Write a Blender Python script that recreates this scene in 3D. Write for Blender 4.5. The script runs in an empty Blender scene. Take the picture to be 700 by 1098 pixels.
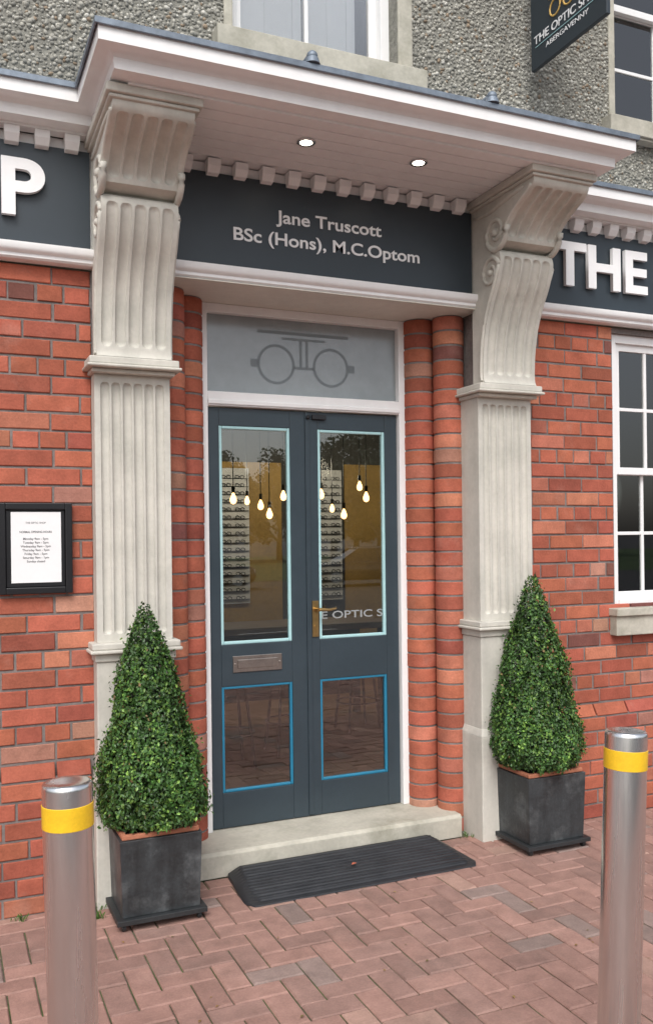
import bpy, math, random
import numpy as np
from mathutils import Vector, Matrix
random.seed(7); rng=np.random.default_rng(7)
sc=bpy.context.scene
COL=sc.collection
# ------------------------------------------------------------ materials
def N(nt,t,**k):
    n=nt.nodes.new(t)
    for a,b in k.items(): setattr(n,a,b)
    return n
def pmat(name,col,rough=.6,metal=0,var=.15,vs=6,bump=.15,bs=60,dist=.004,attr=False,col2=None,c2s=2.5,c2lo=.5,c2hi=.65,c2max=1,
         streak=0,spec=.5,rvar=0,stretch=(1,1,1),coat=0):
    m=bpy.data.materials.new(name); m.use_nodes=True; nt=m.node_tree; L=nt.links
    b=nt.nodes['Principled BSDF']; b.inputs['Roughness'].default_value=rough; b.inputs['Metallic'].default_value=metal
    b.inputs['Specular IOR Level'].default_value=spec; b.inputs['Coat Weight'].default_value=coat
    tc=N(nt,'ShaderNodeTexCoord'); mp=N(nt,'ShaderNodeMapping'); mp.inputs['Scale'].default_value=stretch
    L.new(tc.outputs['Object'],mp.inputs['Vector'])
    if attr:
        a=N(nt,'ShaderNodeAttribute',attribute_name='Col'); cur=a.outputs['Color']
    else:
        a=N(nt,'ShaderNodeRGB'); a.outputs[0].default_value=(*col,1); cur=a.outputs[0]
    if col2:
        n=N(nt,'ShaderNodeTexNoise'); n.inputs['Scale'].default_value=c2s; n.inputs['Detail'].default_value=7; n.inputs['Roughness'].default_value=.65
        L.new(mp.outputs[0],n.inputs['Vector'])
        r=N(nt,'ShaderNodeMapRange'); r.inputs['From Min'].default_value=c2lo; r.inputs['From Max'].default_value=c2hi; r.inputs['To Max'].default_value=c2max
        L.new(n.outputs['Fac'],r.inputs['Value'])
        mx=N(nt,'ShaderNodeMix',data_type='RGBA'); L.new(r.outputs[0],mx.inputs['Factor']); L.new(cur,mx.inputs['A']); mx.inputs['B'].default_value=(*col2,1)
        cur=mx.outputs['Result']
    def mul(cur,scale,lo,hi,vec,detail=6):
        n=N(nt,'ShaderNodeTexNoise'); n.inputs['Scale'].default_value=scale; n.inputs['Detail'].default_value=detail; n.inputs['Roughness'].default_value=.6
        L.new(vec,n.inputs['Vector'])
        r=N(nt,'ShaderNodeMapRange'); r.inputs['From Min'].default_value=.3; r.inputs['From Max'].default_value=.7
        r.inputs['To Min'].default_value=lo; r.inputs['To Max'].default_value=hi
        L.new(n.outputs['Fac'],r.inputs['Value'])
        v=N(nt,'ShaderNodeVectorMath',operation='SCALE'); L.new(cur,v.inputs[0]); L.new(r.outputs[0],v.inputs['Scale'])
        return v.outputs[0],n
    if var:
        cur,n1=mul(cur,vs,1-var,1+var,mp.outputs[0])
        cur,_=mul(cur,vs*9,1-var*.6,1+var*.6,mp.outputs[0])
    if streak:
        m2=N(nt,'ShaderNodeMapping'); m2.inputs['Scale'].default_value=(14,14,1.1); L.new(tc.outputs['Object'],m2.inputs['Vector'])
        cur,_=mul(cur,1,1-streak,1.02,m2.outputs[0])
    L.new(cur,b.inputs['Base Color'])
    if rvar:
        n=N(nt,'ShaderNodeTexNoise'); n.inputs['Scale'].default_value=vs; n.inputs['Detail'].default_value=5; L.new(mp.outputs[0],n.inputs['Vector'])
        r=N(nt,'ShaderNodeMapRange'); r.inputs['From Min'].default_value=.3; r.inputs['From Max'].default_value=.7
        r.inputs['To Min'].default_value=max(.03,rough-rvar); r.inputs['To Max'].default_value=rough+rvar
        L.new(n.outputs['Fac'],r.inputs['Value']); L.new(r.outputs[0],b.inputs['Roughness'])
    if bump:
        n=N(nt,'ShaderNodeTexNoise'); n.inputs['Scale'].default_value=bs; n.inputs['Detail'].default_value=5; L.new(mp.outputs[0],n.inputs['Vector'])
        bp=N(nt,'ShaderNodeBump'); bp.inputs['Strength'].default_value=bump; bp.inputs['Distance'].default_value=dist
        L.new(n.outputs['Fac'],bp.inputs['Height']); L.new(bp.outputs[0],b.inputs['Normal'])
    return m
def emis(name,col,s):
    m=bpy.data.materials.new(name); m.use_nodes=True; nt=m.node_tree; nt.nodes.clear()
    e=N(nt,'ShaderNodeEmission'); e.inputs[0].default_value=(*col,1); e.inputs[1].default_value=s
    o=N(nt,'ShaderNodeOutputMaterial'); nt.links.new(e.outputs[0],o.inputs[0]); return m
def glassmat(name,tint=(.85,.9,.9),base=.07,k=1.0,rough=0.0):
    m=bpy.data.materials.new(name); m.use_nodes=True; nt=m.node_tree; nt.nodes.clear(); L=nt.links
    t=N(nt,'ShaderNodeBsdfTransparent'); t.inputs[0].default_value=(*tint,1)
    g=N(nt,'ShaderNodeBsdfGlossy'); g.inputs['Roughness'].default_value=rough; g.inputs[0].default_value=(1,1,1,1)
    f=N(nt,'ShaderNodeFresnel'); f.inputs[0].default_value=1.5
    a=N(nt,'ShaderNodeMath',operation='MULTIPLY_ADD'); a.inputs[1].default_value=k; a.inputs[2].default_value=base
    L.new(f.outputs[0],a.inputs[0])
    tc=N(nt,'ShaderNodeTexCoord'); n=N(nt,'ShaderNodeTexNoise'); n.inputs['Scale'].default_value=2.2; n.inputs['Detail'].default_value=1
    L.new(tc.outputs['Object'],n.inputs['Vector'])
    bp=N(nt,'ShaderNodeBump'); bp.inputs['Strength'].default_value=.15; bp.inputs['Distance'].default_value=.003
    L.new(n.outputs['Fac'],bp.inputs['Height']); L.new(bp.outputs[0],g.inputs['Normal'])
    mx=N(nt,'ShaderNodeMixShader'); L.new(a.outputs[0],mx.inputs[0]); L.new(t.outputs[0],mx.inputs[1]); L.new(g.outputs[0],mx.inputs[2])
    o=N(nt,'ShaderNodeOutputMaterial'); L.new(mx.outputs[0],o.inputs[0]); return m

M={}
M['brick']=pmat('red_brick',(.4,.12,.07),.85,attr=True,var=.19,vs=11,bump=.5,bs=90,dist=.004,spec=.2,col2=(.42,.27,.22),c2s=5,c2lo=.58,c2hi=.85,c2max=.45)
M['mortar']=pmat('mortar',(.20,.18,.17),.95,var=.25,bump=.5,bs=120,spec=.1)
M['stone']=pmat('carved_stone',(.60,.58,.52),.8,var=.07,vs=5,bump=.15,bs=120,dist=.002,col2=(.41,.41,.36),c2s=2.6,c2lo=.46,c2hi=.74,c2max=.7,streak=.12,spec=.25)
M['step']=pmat('worn_stone',(.49,.47,.40),.9,var=.12,vs=6,bump=.3,bs=90,col2=(.28,.27,.21),c2s=4,c2lo=.48,c2hi=.7,c2max=.75,spec=.2)
M['white']=pmat('white_paint',(.83,.83,.825),.42,var=.02,vs=4,bump=.03,bs=50,streak=.03)
M['cream']=pmat('cream_paint',(.70,.68,.61),.6,var=.05,vs=4,bump=.1,bs=60,streak=.06)
M['sign']=pmat('slate_blue_board',(.026,.037,.047),.42,var=.05,vs=2,bump=.03,bs=30)
M['door']=pmat('slate_blue_paint',(.034,.051,.064),.36,var=.07,vs=5,bump=.08,bs=70,rvar=.06)
M['aqua']=pmat('pale_aqua_bead',(.40,.64,.66),.4,var=.05,bump=.05)
M['blue']=pmat('blue_bead',(.02,.19,.32),.4,var=.08,bump=.05)
M['letter']=pmat('white_letter',(.85,.85,.85),.35,var=.02,bump=0)
M['lead']=pmat('lead_sheet',(.20,.24,.29),.5,metal=.3,var=.2,vs=7,bump=.3,bs=25,dist=.006,streak=.2)
M['render']=pmat('pebbledash_base',(.25,.245,.215),.95,var=.3,vs=30,bump=.8,bs=70,dist=.01,spec=.1)
M['pebble']=pmat('pebbledash_stones',(.3,.3,.3),.85,attr=True,var=.2,vs=2.5,bump=.3,bs=200,spec=.2)
M['steel']=pmat('brushed_steel',(.76,.76,.755),.25,metal=1,var=.06,vs=3,bump=.10,bs=60,dist=.001,rvar=.07,stretch=(6,6,.5))
M['yellow']=pmat('yellow_band',(.80,.50,.02),.4,var=.10,vs=20,bump=.05)
M['slate']=pmat('lead_grey_planter',(.045,.052,.056),.45,var=.3,vs=9,bump=.3,bs=60,col2=(.20,.215,.22),c2s=6,c2lo=.50,c2hi=.75,c2max=.7,streak=.5,rvar=.12)
M['blackrim']=pmat('black_planter_base',(.025,.028,.03),.5,var=.2,bump=.2)
M['terra']=pmat('terracotta_liner',(.42,.16,.09),.8,var=.2,bump=.2)
M['soil']=pmat('soil',(.03,.022,.015),.95,var=.3,bump=1,bs=40,dist=.02)
M['leaf']=pmat('box_leaves',(.06,.12,.03),.42,attr=True,var=.12,vs=60,bump=0,spec=.4)
M['core']=pmat('shaded_foliage',(.008,.016,.006),.9,var=.2,bump=.4)  # near-black green, shade inside the crown put into the colour
M['bark']=pmat('bark',(.09,.065,.045),.9,var=.3,vs=12,bump=.8,bs=20,dist=.02)
M['tleaf']=pmat('tree_leaves',(.05,.09,.03),.6,attr=True,var=.15,vs=2,bump=0)
M['rubber']=pmat('black_rubber',(.020,.022,.026),.5,var=.2,vs=8,bump=.15,bs=120,rvar=.1)
M['paver']=pmat('block_paving',(.3,.2,.2),.85,attr=True,var=.17,vs=12,bump=.6,bs=140,dist=.003,col2=(.19,.15,.13),c2s=1.6,c2lo=.52,c2hi=.8,c2max=.5,spec=.25)
M['joint']=pmat('joint_sand',(.12,.115,.08),.95,var=.4,vs=9,bump=.6,bs=100,col2=(.06,.10,.025),c2s=3,c2lo=.42,c2hi=.6)
M['asphalt']=pmat('asphalt',(.06,.06,.062),.9,var=.2,vs=3,bump=.6,bs=180)
M['kerb']=pmat('kerb_concrete',(.30,.29,.27),.9,var=.15,bump=.4)
M['line']=pmat('road_paint',(.6,.6,.57),.7,var=.1,bump=.2)
M['grass']=pmat('grass_ground',(.05,.09,.025),.95,var=.3,vs=1,bump=.6,bs=20)
M['brass']=pmat('aged_brass',(.55,.38,.16),.3,metal=1,var=.15,bump=.05)
M['bronze']=pmat('nickel_letterplate',(.40,.37,.34),.33,metal=1,var=.15,vs=12,bump=.08)
M['black']=pmat('black_frame',(.012,.012,.014),.3,var=.1,bump=.03)
M['paper']=pmat('paper',(.80,.80,.80),.6,var=.02,bump=0)
M['ink']=pmat('ink',(.05,.05,.055),.6,var=0,bump=0)
M['gold']=pmat('gold_logo',(.65,.42,.12),.4,var=.05,bump=0)
M['glass']=glassmat('door_glass',(.85,.88,.87),.045,1.5)
M['wglass']=glassmat('window_glass',(.6,.65,.65),.05,1.4)
M['cglass2']=glassmat('clear_window_glass',(.97,.98,.98),.04,1.2)
M['frost']=pmat('frosted_glass',(.24,.27,.28),.14,var=.12,vs=1.2,bump=.02,bs=10,spec=1.0)
M['frostlogo']=pmat('etched_logo',(.16,.185,.195),.3,var=.03,bump=0)
M['vinyl']=pmat('vinyl_letter',(.30,.32,.32),.5,var=0,bump=0)
M['ochre']=pmat('ochre_panel',(.45,.28,.08),.6,var=.15,vs=3,bump=.1)
M['wood']=pmat('oak',(.20,.12,.06),.5,var=.25,vs=5,bump=.15,stretch=(1,8,8))
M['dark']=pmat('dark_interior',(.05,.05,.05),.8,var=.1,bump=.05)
M['iwall']=pmat('interior_wall',(.075,.072,.068),.8,var=.05,bump=.05)
M['carp']=pmat('car_paint',(.03,.035,.045),.2,var=0,bump=0,coat=1)
M['tyre']=pmat('tyre',(.015,.015,.015),.8,var=.1,bump=.1)
M['cglass']=pmat('car_glass',(.01,.012,.015),.03,var=0,bump=0,spec=1)
M['bulb']=emis('warm_bulb',(1,.55,.22),7)
M['spot']=emis('downlight_lens',(1,.9,.72),14)
M['tail']=pmat('lamp_red',(.4,.02,.02),.3,var=0,bump=0)

# ------------------------------------------------------------ mesh builder
class MB:
    def __init__(s): s.v=[];s.f=[];s.c=[];s.mi=[];s.m=0;s.hascol=False
    def add(s,vs,fs,col=None):
        o=len(s.v); s.v.extend(vs); s.f.extend([tuple(i+o for i in f) for f in fs]); s.mi.extend([s.m]*len(fs))
        if col: s.hascol=True
        s.c.extend([(*(col or (.5,.5,.5)),1)]*len(vs)); return s
    def box(s,x0,x1,y0,y1,z0,z1,col=None):
        return s.add([(x0,y0,z0),(x1,y0,z0),(x1,y1,z0),(x0,y1,z0),(x0,y0,z1),(x1,y0,z1),(x1,y1,z1),(x0,y1,z1)],
          [(0,3,2,1),(4,5,6,7),(0,1,5,4),(1,2,6,5),(2,3,7,6),(3,0,4,7)],col)
    def brick(s,x0,x1,z0,z1,yb,yt,col,b=.0035,d=.03):
        q=lambda:random.uniform(-.0009,.0009)
        return s.add([(x0+q(),yb+b,z0+q()),(x1+q(),yb+b,z0+q()),(x1+q(),yt+b,z1+q()),(x0+q(),yt+b,z1+q()),
          (x0+b+q(),yb,z0+b+q()),(x1-b+q(),yb,z0+b+q()),(x1-b+q(),yt,z1-b+q()),(x0+b+q(),yt,z1-b+q()),
          (x0,yb+d,z0),(x1,yb+d,z0),(x1,yt+d,z1),(x0,yt+d,z1)],
          [(4,5,6,7),(0,1,5,4),(1,2,6,5),(2,3,7,6),(3,0,4,7),(0,8,9,1),(1,9,10,2),(2,10,11,3),(3,11,8,0)],col)
    def cyl(s,cx,cy,z0,z1,r0,r1=None,n=24,col=None,caps=True,axis='z'):
        r1=r0 if r1 is None else r1; V=[]
        for z,r in ((z0,r0),(z1,r1)):
            for i in range(n):
                a=2*math.pi*i/n; p=(r*math.cos(a),r*math.sin(a))
                if axis=='z': V.append((cx+p[0],cy+p[1],z))
                elif axis=='y': V.append((cx+p[0],z,cy+p[1]))
                else: V.append((z,cx+p[0],cy+p[1]))
        F=[(i,(i+1)%n,n+(i+1)%n,n+i) for i in range(n)]
        if caps: F+= [tuple(range(n))[::-1],tuple(range(n,2*n))]
        return s.add(V,F,col)
    def lathe(s,cx,cy,prof,n=32,col=None):
        V=[];F=[]
        for r,z in prof:
            for i in range(n):
                a=2*math.pi*i/n; V.append((cx+r*math.cos(a),cy+r*math.sin(a),z))
        for k in range(len(prof)-1):
            for i in range(n):
                j=(i+1)%n; F.append((k*n+i,k*n+j,(k+1)*n+j,(k+1)*n+i))
        F.append(tuple(range(n))[::-1]); F.append(tuple((len(prof)-1)*n+i for i in range(n)))
        return s.add(V,F,col)
    def tube(s,pts,r,n=8,col=None,closed=False):
        P=[Vector(p) for p in pts]; V=[];F=[];m=len(P)
        up=Vector((0,0,1))
        for k,p in enumerate(P):
            if closed: d=P[(k+1)%m]-P[k-1]
            else: d=P[min(k+1,m-1)]-P[max(k-1,0)]
            d.normalize(); ref=up if abs(d.z)<.95 else Vector((1,0,0))
            a=d.cross(ref).normalized(); b=d.cross(a)
            rr=r[k] if isinstance(r,(list,tuple)) else r
            for i in range(n):
                t=2*math.pi*i/n; V.append(tuple(p+a*rr*math.cos(t)+b*rr*math.sin(t)))
        for k in range(m if closed else m-1):
            k2=(k+1)%m
            for i in range(n):
                j=(i+1)%n; F.append((k*n+i,k*n+j,k2*n+j,k2*n+i))
        if not closed: F+=[tuple(range(n))[::-1],tuple((m-1)*n+i for i in range(n))]
        return s.add(V,F,col)
    def sphere(s,c,r,n=16,sz=1,col=None):
        V=[];F=[];m=n//2
        for k in range(1,m):
            ph=math.pi*k/m
            for i in range(n):
                a=2*math.pi*i/n; V.append((c[0]+r*math.sin(ph)*math.cos(a),c[1]+r*math.sin(ph)*math.sin(a),c[2]+r*sz*math.cos(ph)))
        t=len(V); V+= [(c[0],c[1],c[2]+r*sz),(c[0],c[1],c[2]-r*sz)]
        for k in range(m-2):
            for i in range(n):
                j=(i+1)%n; F.append((k*n+i,(k+1)*n+i,(k+1)*n+j,k*n+j))
        for i in range(n):
            j=(i+1)%n; F.append((t,i,j)); F.append((t+1,(m-2)*n+j,(m-2)*n+i))
        return s.add(V,F,col)
    def build(s,name,mats,smooth=False,bevel=0,angle=None):
        me=bpy.data.meshes.new(name); me.from_pydata(s.v,[],s.f)
        if not isinstance(mats,(list,tuple)): mats=[mats]
        for m in mats: me.materials.append(M[m])
        if len(mats)>1: me.polygons.foreach_set('material_index',s.mi)
        if s.hascol:
            a=me.color_attributes.new('Col','FLOAT_COLOR','POINT'); a.data.foreach_set('color',np.array(s.c,dtype=np.float32).ravel())
        me.update(); ob=bpy.data.objects.new(name,me); COL.objects.link(ob)
        if smooth: me.shade_smooth()
        if angle: 
            me.shade_smooth(); me.set_sharp_from_angle(angle=math.radians(angle))
        if bevel:
            b=ob.modifiers.new('bevel','BEVEL'); b.width=bevel; b.segments=2; b.limit_method='ANGLE'; b.angle_limit=math.radians(40)
        return ob
def group(name,obs,loc=(0,0,0)):
    e=bpy.data.objects.new(name,None); COL.objects.link(e); e.empty_display_size=.1
    for o in obs: o.parent=e
    return e
def text(name,body,mat,x,y,z,w=None,h=.1,rot=(90,0,0),ext=.002,off=0,align='CENTER',spacing=1.0):
    c=bpy.data.curves.new(name,'FONT'); c.body=body; c.size=1; c.align_x=align; c.align_y='CENTER'; c.extrude=0; c.offset=off
    c.space_character=spacing; c.space_line=.95
    o=bpy.data.objects.new(name,c); COL.objects.link(o); c.materials.append(M[mat])
    bpy.context.view_layer.update(); d=o.dimensions.copy()
    sy=h/.70
    sx=(w/d.x) if w else sy
    o.scale=(sx,sy,1); c.extrude=ext
    o.location=(x,y,z); o.rotation_euler=[math.radians(a) for a in rot]
    return o
def sweep(path,prof,closed_ends=True):
    mb=MB(); P=[Vector(p) for p in path]; n=len(P); V=[]
    for k in range(n):
        ns=[]
        if k>0: d=(P[k]-P[k-1]).normalized(); ns.append(Vector((d.y,-d.x)))
        if k<n-1: d=(P[k+1]-P[k]).normalized(); ns.append(Vector((d.y,-d.x)))
        if len(ns)==2:
            m=(ns[0]+ns[1]).normalized(); m=m/m.dot(ns[0])
        else: m=ns[0]
        for o,z in prof: V.append((P[k].x+m.x*o,P[k].y+m.y*o,z))
    q=len(prof); F=[]
    for k in range(n-1):
        for i in range(q):
            j=(i+1)%q; F.append((k*q+i,(k+1)*q+i,(k+1)*q+j,k*q+j))
    F.append(tuple(range(q))); F.append(tuple((n-1)*q+i for i in range(q))[::-1])
    mb.add(V,F); return mb

B=[]  # building parts
# ------------------------------------------------------------ brickwork
def bcol():
    r=random.random(); k=random.uniform(.78,1.14)
    if r<.66: c=(.40,.122,.075)
    elif r<.80: c=(.33,.098,.066)
    elif r<.93: c=(.46,.17,.108)
    elif r<.97: c=(.42,.21,.15)
    else: c=(.21,.085,.07)
    return (c[0]*k,c[1]*k*random.uniform(.92,1.08),c[2]*k)
CH=.0815; J=.0105
def bricks(mb,x0,x1,z0,z1,y,ops=(),Lb=.235,seed=0):
    n=int(round((z1-z0)/CH)); ch=(z1-z0)/n
    for r in range(n):
        za=z0+r*ch+J/2; zb=z0+(r+1)*ch-J/2; zm=(za+zb)/2
        segs=[(x0,x1)]
        for (a,b,c,d) in ops:
            if c-.01<zm<d+.01:
                ns=[]
                for s in segs:
                    if b<=s[0] or a>=s[1]: ns.append(s)
                    else:
                        if a>s[0]: ns.append((s[0],a))
                        if b<s[1]: ns.append((b,s[1]))
                segs=ns
        hdr=(r%4==1)
        L=Lb/2 if hdr else Lb
        off=(r%2)*Lb/2+ (Lb/4 if hdr else 0)+random.uniform(-.008,.008)
        k0=math.floor((x0-off)/L)-1; x=off+k0*L
        while x<x1:
            for s in segs:
                a=max(x,s[0]); b=min(x+L,s[1])
                if b-a>.03:
                    jj=random.uniform(-.0022,.0022); jx=random.uniform(-.002,.002); jz=random.uniform(-.0012,.0012)
                    mb.brick(a+J/2+jx,b-J/2+jx,za+jz,zb+jz,y+jj,y+jj+random.uniform(-.0015,.0015),bcol())
            x+=L
PL=.58
WIN_R=(3.64,5.05,1.20,2.82); WIN_L=(-2.5,-1.1,1.20,2.82)
mb=MB()
bricks(mb,-4,.645,PL+.075,2.855,0,[WIN_L]); bricks(mb,2.975,8,PL+.075,2.855,0,[WIN_R])
for x0,x1 in((-4,.62),(2.99,8)):
    bricks(mb,x0,x1,.0,PL,-.04)
    x=x0
    while x<x1-.05:
        b=min(x+.235,x1); mb.brick(x+J/2,b-J/2,PL+J/2,PL+.068,-.04,-.006,bcol(),d=.045); x+=.235
B.append(mb.build('brick_facing','brick'))
def wallpieces(mb,x0,x1,y0,y1,z0,z1,ops):
    xs=sorted({x0,x1,*[o[0] for o in ops],*[o[1] for o in ops]}); zs=sorted({z0,z1,*[o[2] for o in ops],*[o[3] for o in ops]})
    for i in range(len(xs)-1):
        for j in range(len(zs)-1):
            cx=(xs[i]+xs[i+1])/2; cz=(zs[j]+zs[j+1])/2
            if any(a<cx<b and c<cz<d for a,b,c,d in ops): continue
            mb.box(xs[i],xs[i+1],y0,y1,zs[j],zs[j+1])
mb=MB()
wallpieces(mb,-4,.95,.0065,.30,0,2.85,[WIN_L]); wallpieces(mb,2.70,8,.0065,.30,0,2.85,[WIN_R])
mb.box(-4,.61,-.0335,.0,0,PL+.01); mb.box(3.0,8,-.0335,.0,0,PL+.01)
mb.box(.95,1.155,.26,.42,0,2.85); mb.box(2.505,2.70,.26,.42,0,2.85)
mb.box(.951,1.04,.16,.255,0,2.85); mb.box(2.61,2.699,.16,.255,0,2.85)
for cx,cy in((1.155,.30),(1.03,.17),(2.505,.30),(2.62,.17)):
    mb.cyl(cx,cy,0,2.85,.0825,n=40)
B.append(mb.build('masonry_core','mortar',angle=30))
mb=MB()
for ci,(cx,cy) in enumerate(((1.155,.30),(1.03,.17),(2.505,.30),(2.62,.17))):
    z=0.0; k=0; n_=35; ch=2.85/n_
    while k<n_:
        za=z+J*.48; zb=z+ch-J*.48; r=.0862+random.uniform(-.0009,.0009); b=.0026
        x=cx+random.uniform(-.0012,.0012)
        mb.lathe(x,cy,[(r-.02,za),(r-b,za),(r,za+b),(r,zb-b),(r-b,zb),(r-.02,zb)],n=40,col=bcol()); z+=ch; k+=1
B.append(mb.build('bullnose_brick_jambs','brick',angle=25))

# ------------------------------------------------------------ upper roughcast wall
WU=(1.33,2.235,4.07,5.6); WU2=(3.68,4.6,4.07,5.6); WU3=(-1.0,-.1,4.07,5.6)
mb=MB(); wallpieces(mb,-4,8,.006,.30,3.30,6.3,[WU,WU2,WU3]); B.append(mb.build('roughcast_wall','render'))
def pebbles():
    sp=.0185; X,Z=np.meshgrid(np.arange(-1.2,6.2,sp),np.arange(3.6,5.15,sp)); X=X.ravel();Z=Z.ravel()
    X=X+rng.uniform(-.009,.009,X.size);Z=Z+rng.uniform(-.009,.009,X.size)
    keep=np.ones(X.size,bool)
    for a,b,c,d in (WU,WU2,WU3): keep&=~((X>a-.004)&(X<b+.004)&(Z>c-.1)&(Z<d+.004))
    X=X[keep];Z=Z[keep];n=X.size
    base=np.array([(1,0,0),(0,0,1),(-1,0,0),(0,0,-1),(0,-1,0),(.6,-.55,.6),(-.6,-.55,.6),(-.6,-.55,-.6),(.6,-.55,-.6)])
    F=[(0,5,8),(5,0,1),(6,1,2),(7,2,3),(8,3,0),(4,5,6),(4,6,7),(4,7,8),(4,8,5),(5,1,6),(6,2,7),(7,3,8)]
    r=rng.uniform(.006,.0125,(n,1,1)); sc=rng.uniform(.7,1.3,(n,1,3)); sc[:,:,1]=rng.uniform(.5,.95,(n,1))
    V=base[None]*r*sc*(1+rng.uniform(-.15,.15,(n,9,3)))
    a=rng.uniform(0,6.28,n); ca=np.cos(a)[:,None];sa=np.sin(a)[:,None]
    V2=V.copy(); V2[:,:,0]=V[:,:,0]*ca-V[:,:,2]*sa; V2[:,:,2]=V[:,:,0]*sa+V[:,:,2]*ca
    V2[:,:,0]+=X[:,None];V2[:,:,2]+=Z[:,None];V2[:,:,1]+=.006
    FF=(np.array(F)[None]+9*np.arange(n)[:,None,None]).reshape(-1,3)
    me=bpy.data.meshes.new('p'); me.from_pydata(V2.reshape(-1,3).tolist(),[],FF.tolist())
    t=rng.uniform(0,1,n)[:,None]; c=np.where(t<.5,[[.38,.37,.325]],np.where(t<.8,[[.28,.275,.245]],np.where(t<.93,[[.52,.51,.46]],[[.28,.22,.16]])))*rng.uniform(.8,1.15,(n,1))
    c=np.hstack([c,np.ones((n,1))]); c=np.repeat(c,9,axis=0)
    at=me.color_attributes.new('Col','FLOAT_COLOR','POINT'); at.data.foreach_set('color',c.astype(np.float32).ravel())
    me.materials.append(M['pebble']); me.shade_smooth(); o=bpy.data.objects.new('pebbledash',me); COL.objects.link(o); return o
B.append(pebbles())
# rest of shell
mb=MB(); mb.box(-4,8,5.0,5.2,0,6.3); mb.box(-4.2,-4,.0,5.2,0,6.3); mb.box(8,8.2,.0,5.2,0,6.3); B.append(mb.build('rear_and_side_walls','iwall'))
mb=MB(); mb.box(-4,8,.301,5,2.93,3.28); B.append(mb.build('floor_slab','iwall'))
mb=MB(); mb.add([(-4.4,-.35,6.25),(8.4,-.35,6.25),(8.4,2.6,8.2),(-4.4,2.6,8.2),(8.4,5.5,6.25),(-4.4,5.5,6.25),(-4.4,-.35,6.15),(8.4,-.35,6.15),(8.4,5.5,6.15),(-4.4,5.5,6.15)],
  [(0,1,2,3),(3,2,4,5),(0,6,7,1),(6,9,8,7),(5,4,8,9),(0,3,5,9,6),(1,7,8,4,2)]); B.append(mb.build('slate_roof','lead'))
# interior floor and wall
mb=MB(); mb.box(-3.99,7.99,.42,4.99,.0,.125); B.append(mb.build('shop_floor','wood'))
mb=MB(); mb.box(-3.99,7.99,4.90,4.985,.13,2.92); B.append(mb.build('shop_back_wall','iwall'))
mb=MB()
for a,b in((2.2,3.40),(4.15,4.75)):
    mb.box(a,b,4.885,4.8995,.13,2.45)
B.append(mb.build('ochre_wall_panels','ochre'))

# ------------------------------------------------------------ cornice, canopy
path=[(-4.1,-.10),(.70,-.10),(.70,-.62),(2.99,-.62),(2.99,-.10),(8.1,-.10)]
prof=[(-.06,3.418),(0,3.418),(0,3.430),(.020,3.431),(.068,3.433),(.070,3.476),(.078,3.480),(.082,3.486),(.094,3.492),(.106,3.494),(.138,3.495),(.138,3.560),(-.06,3.562)]
prof=prof[::-1]
B.append(sweep(path,prof).build('white_cornice','white',angle=35))
lp=[(-.05,3.5635),(-.05,3.585),(.10,3.582),(.140,3.578),(.152,3.570),(.152,3.548),(.1455,3.546),(.1455,3.5635)]
B.append(sweep(path,lp).build('lead_flashing','lead',angle=35))
mb=MB()
mb.add([(.74,-.60,3.58),(2.95,-.60,3.58),(2.95,0,3.66),(.74,0,3.66),(.74,-.60,3.565),(2.95,-.60,3.565),(2.95,0,3.565),(.74,0,3.565)],[(0,1,2,3),(0,4,5,1),(0,3,7,4),(1,5,6,2),(4,7,6,5)])
for a,b in((-4,.738),(2.952,8)):
    mb.add([(a,-.08,3.583),(b,-.08,3.583),(b,.0,3.63),(a,.0,3.63)],[(0,1,2,3)])
for x in (1.425,2.30):
    mb.tube([(x,.0,3.675),(x,-.60,3.605),(x,-.745,3.60),(x,-.765,3.592)],[.022,.022,.024,.016],n=12)
    mb.sphere((x,-.752,3.610),.024,12,.9)
    mb.cyl(x,-.752,3.575,3.60,.034,.026,16)
mb.tube([(.60,-.70,3.588),(3.09,-.70,3.588)],.010,n=8)
B.append(mb.build('lead_roof','lead',angle=40))
mb=MB()
y=-.618; bw=.0865
while y<-.06:
    y2=y+bw
    mb.add([(.70,y,3.434),(2.99,y,3.434),(2.99,y+.0045,3.434),(.70,y+.0045,3.434),(2.99,y+.0075,3.424),(.70,y+.0075,3.424),(2.99,y2-.003,3.424),(.70,y2-.003,3.424),(2.99,y2,3.434),(.70,y2,3.434)],
      [(0,3,2,1),(3,5,4,2),(5,7,6,4),(7,9,8,6)]); y=y2
mb.box(.701,2.989,-.617,-.05,3.4345,3.445)
B.append(mb.build('soffit_boards','white'))
mb=MB()
mb.box(-3.9,.69,-.099,-.04,3.419,3.43); mb.box(3.0,7.9,-.099,-.04,3.419,3.43)
def dent(a,b):
    n=int((b-a)/.125); s=(b-a)/n
    for i in range(n):
        x=a+(i+.5)*s
        mb.add([(x-.032,-.098,3.417),(x+.032,-.098,3.417),(x+.032,-.036,3.417),(x-.032,-.036,3.417),
                (x-.032,-.094,3.385),(x+.032,-.094,3.385),(x+.029,-.074,3.356),(x-.029,-.074,3.356),(x+.029,-.036,3.350),(x-.029,-.036,3.350)],
          [(0,4,5,1),(4,7,6,5),(7,9,8,6),(0,3,9,7,4),(1,5,6,8,2),(3,2,8,9),(0,1,2,3)])
dent(-3.9,.62); dent(1.0,2.62); dent(3.02,7.9)
B.append(mb.build('dentils','white',bevel=.002))
mb=MB(); mb.box(-4,8,-.030,.0,2.935,3.417); mb.box(-4,8,.0,.299,2.932,3.299); B.append(mb.build('frieze','white'))
mp=[(-.03,2.856),(.020,2.858),(.030,2.866),(.030,2.880),(.045,2.888),(.052,2.900),(.052,2.924),(-.03,2.930)][::-1]
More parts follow.
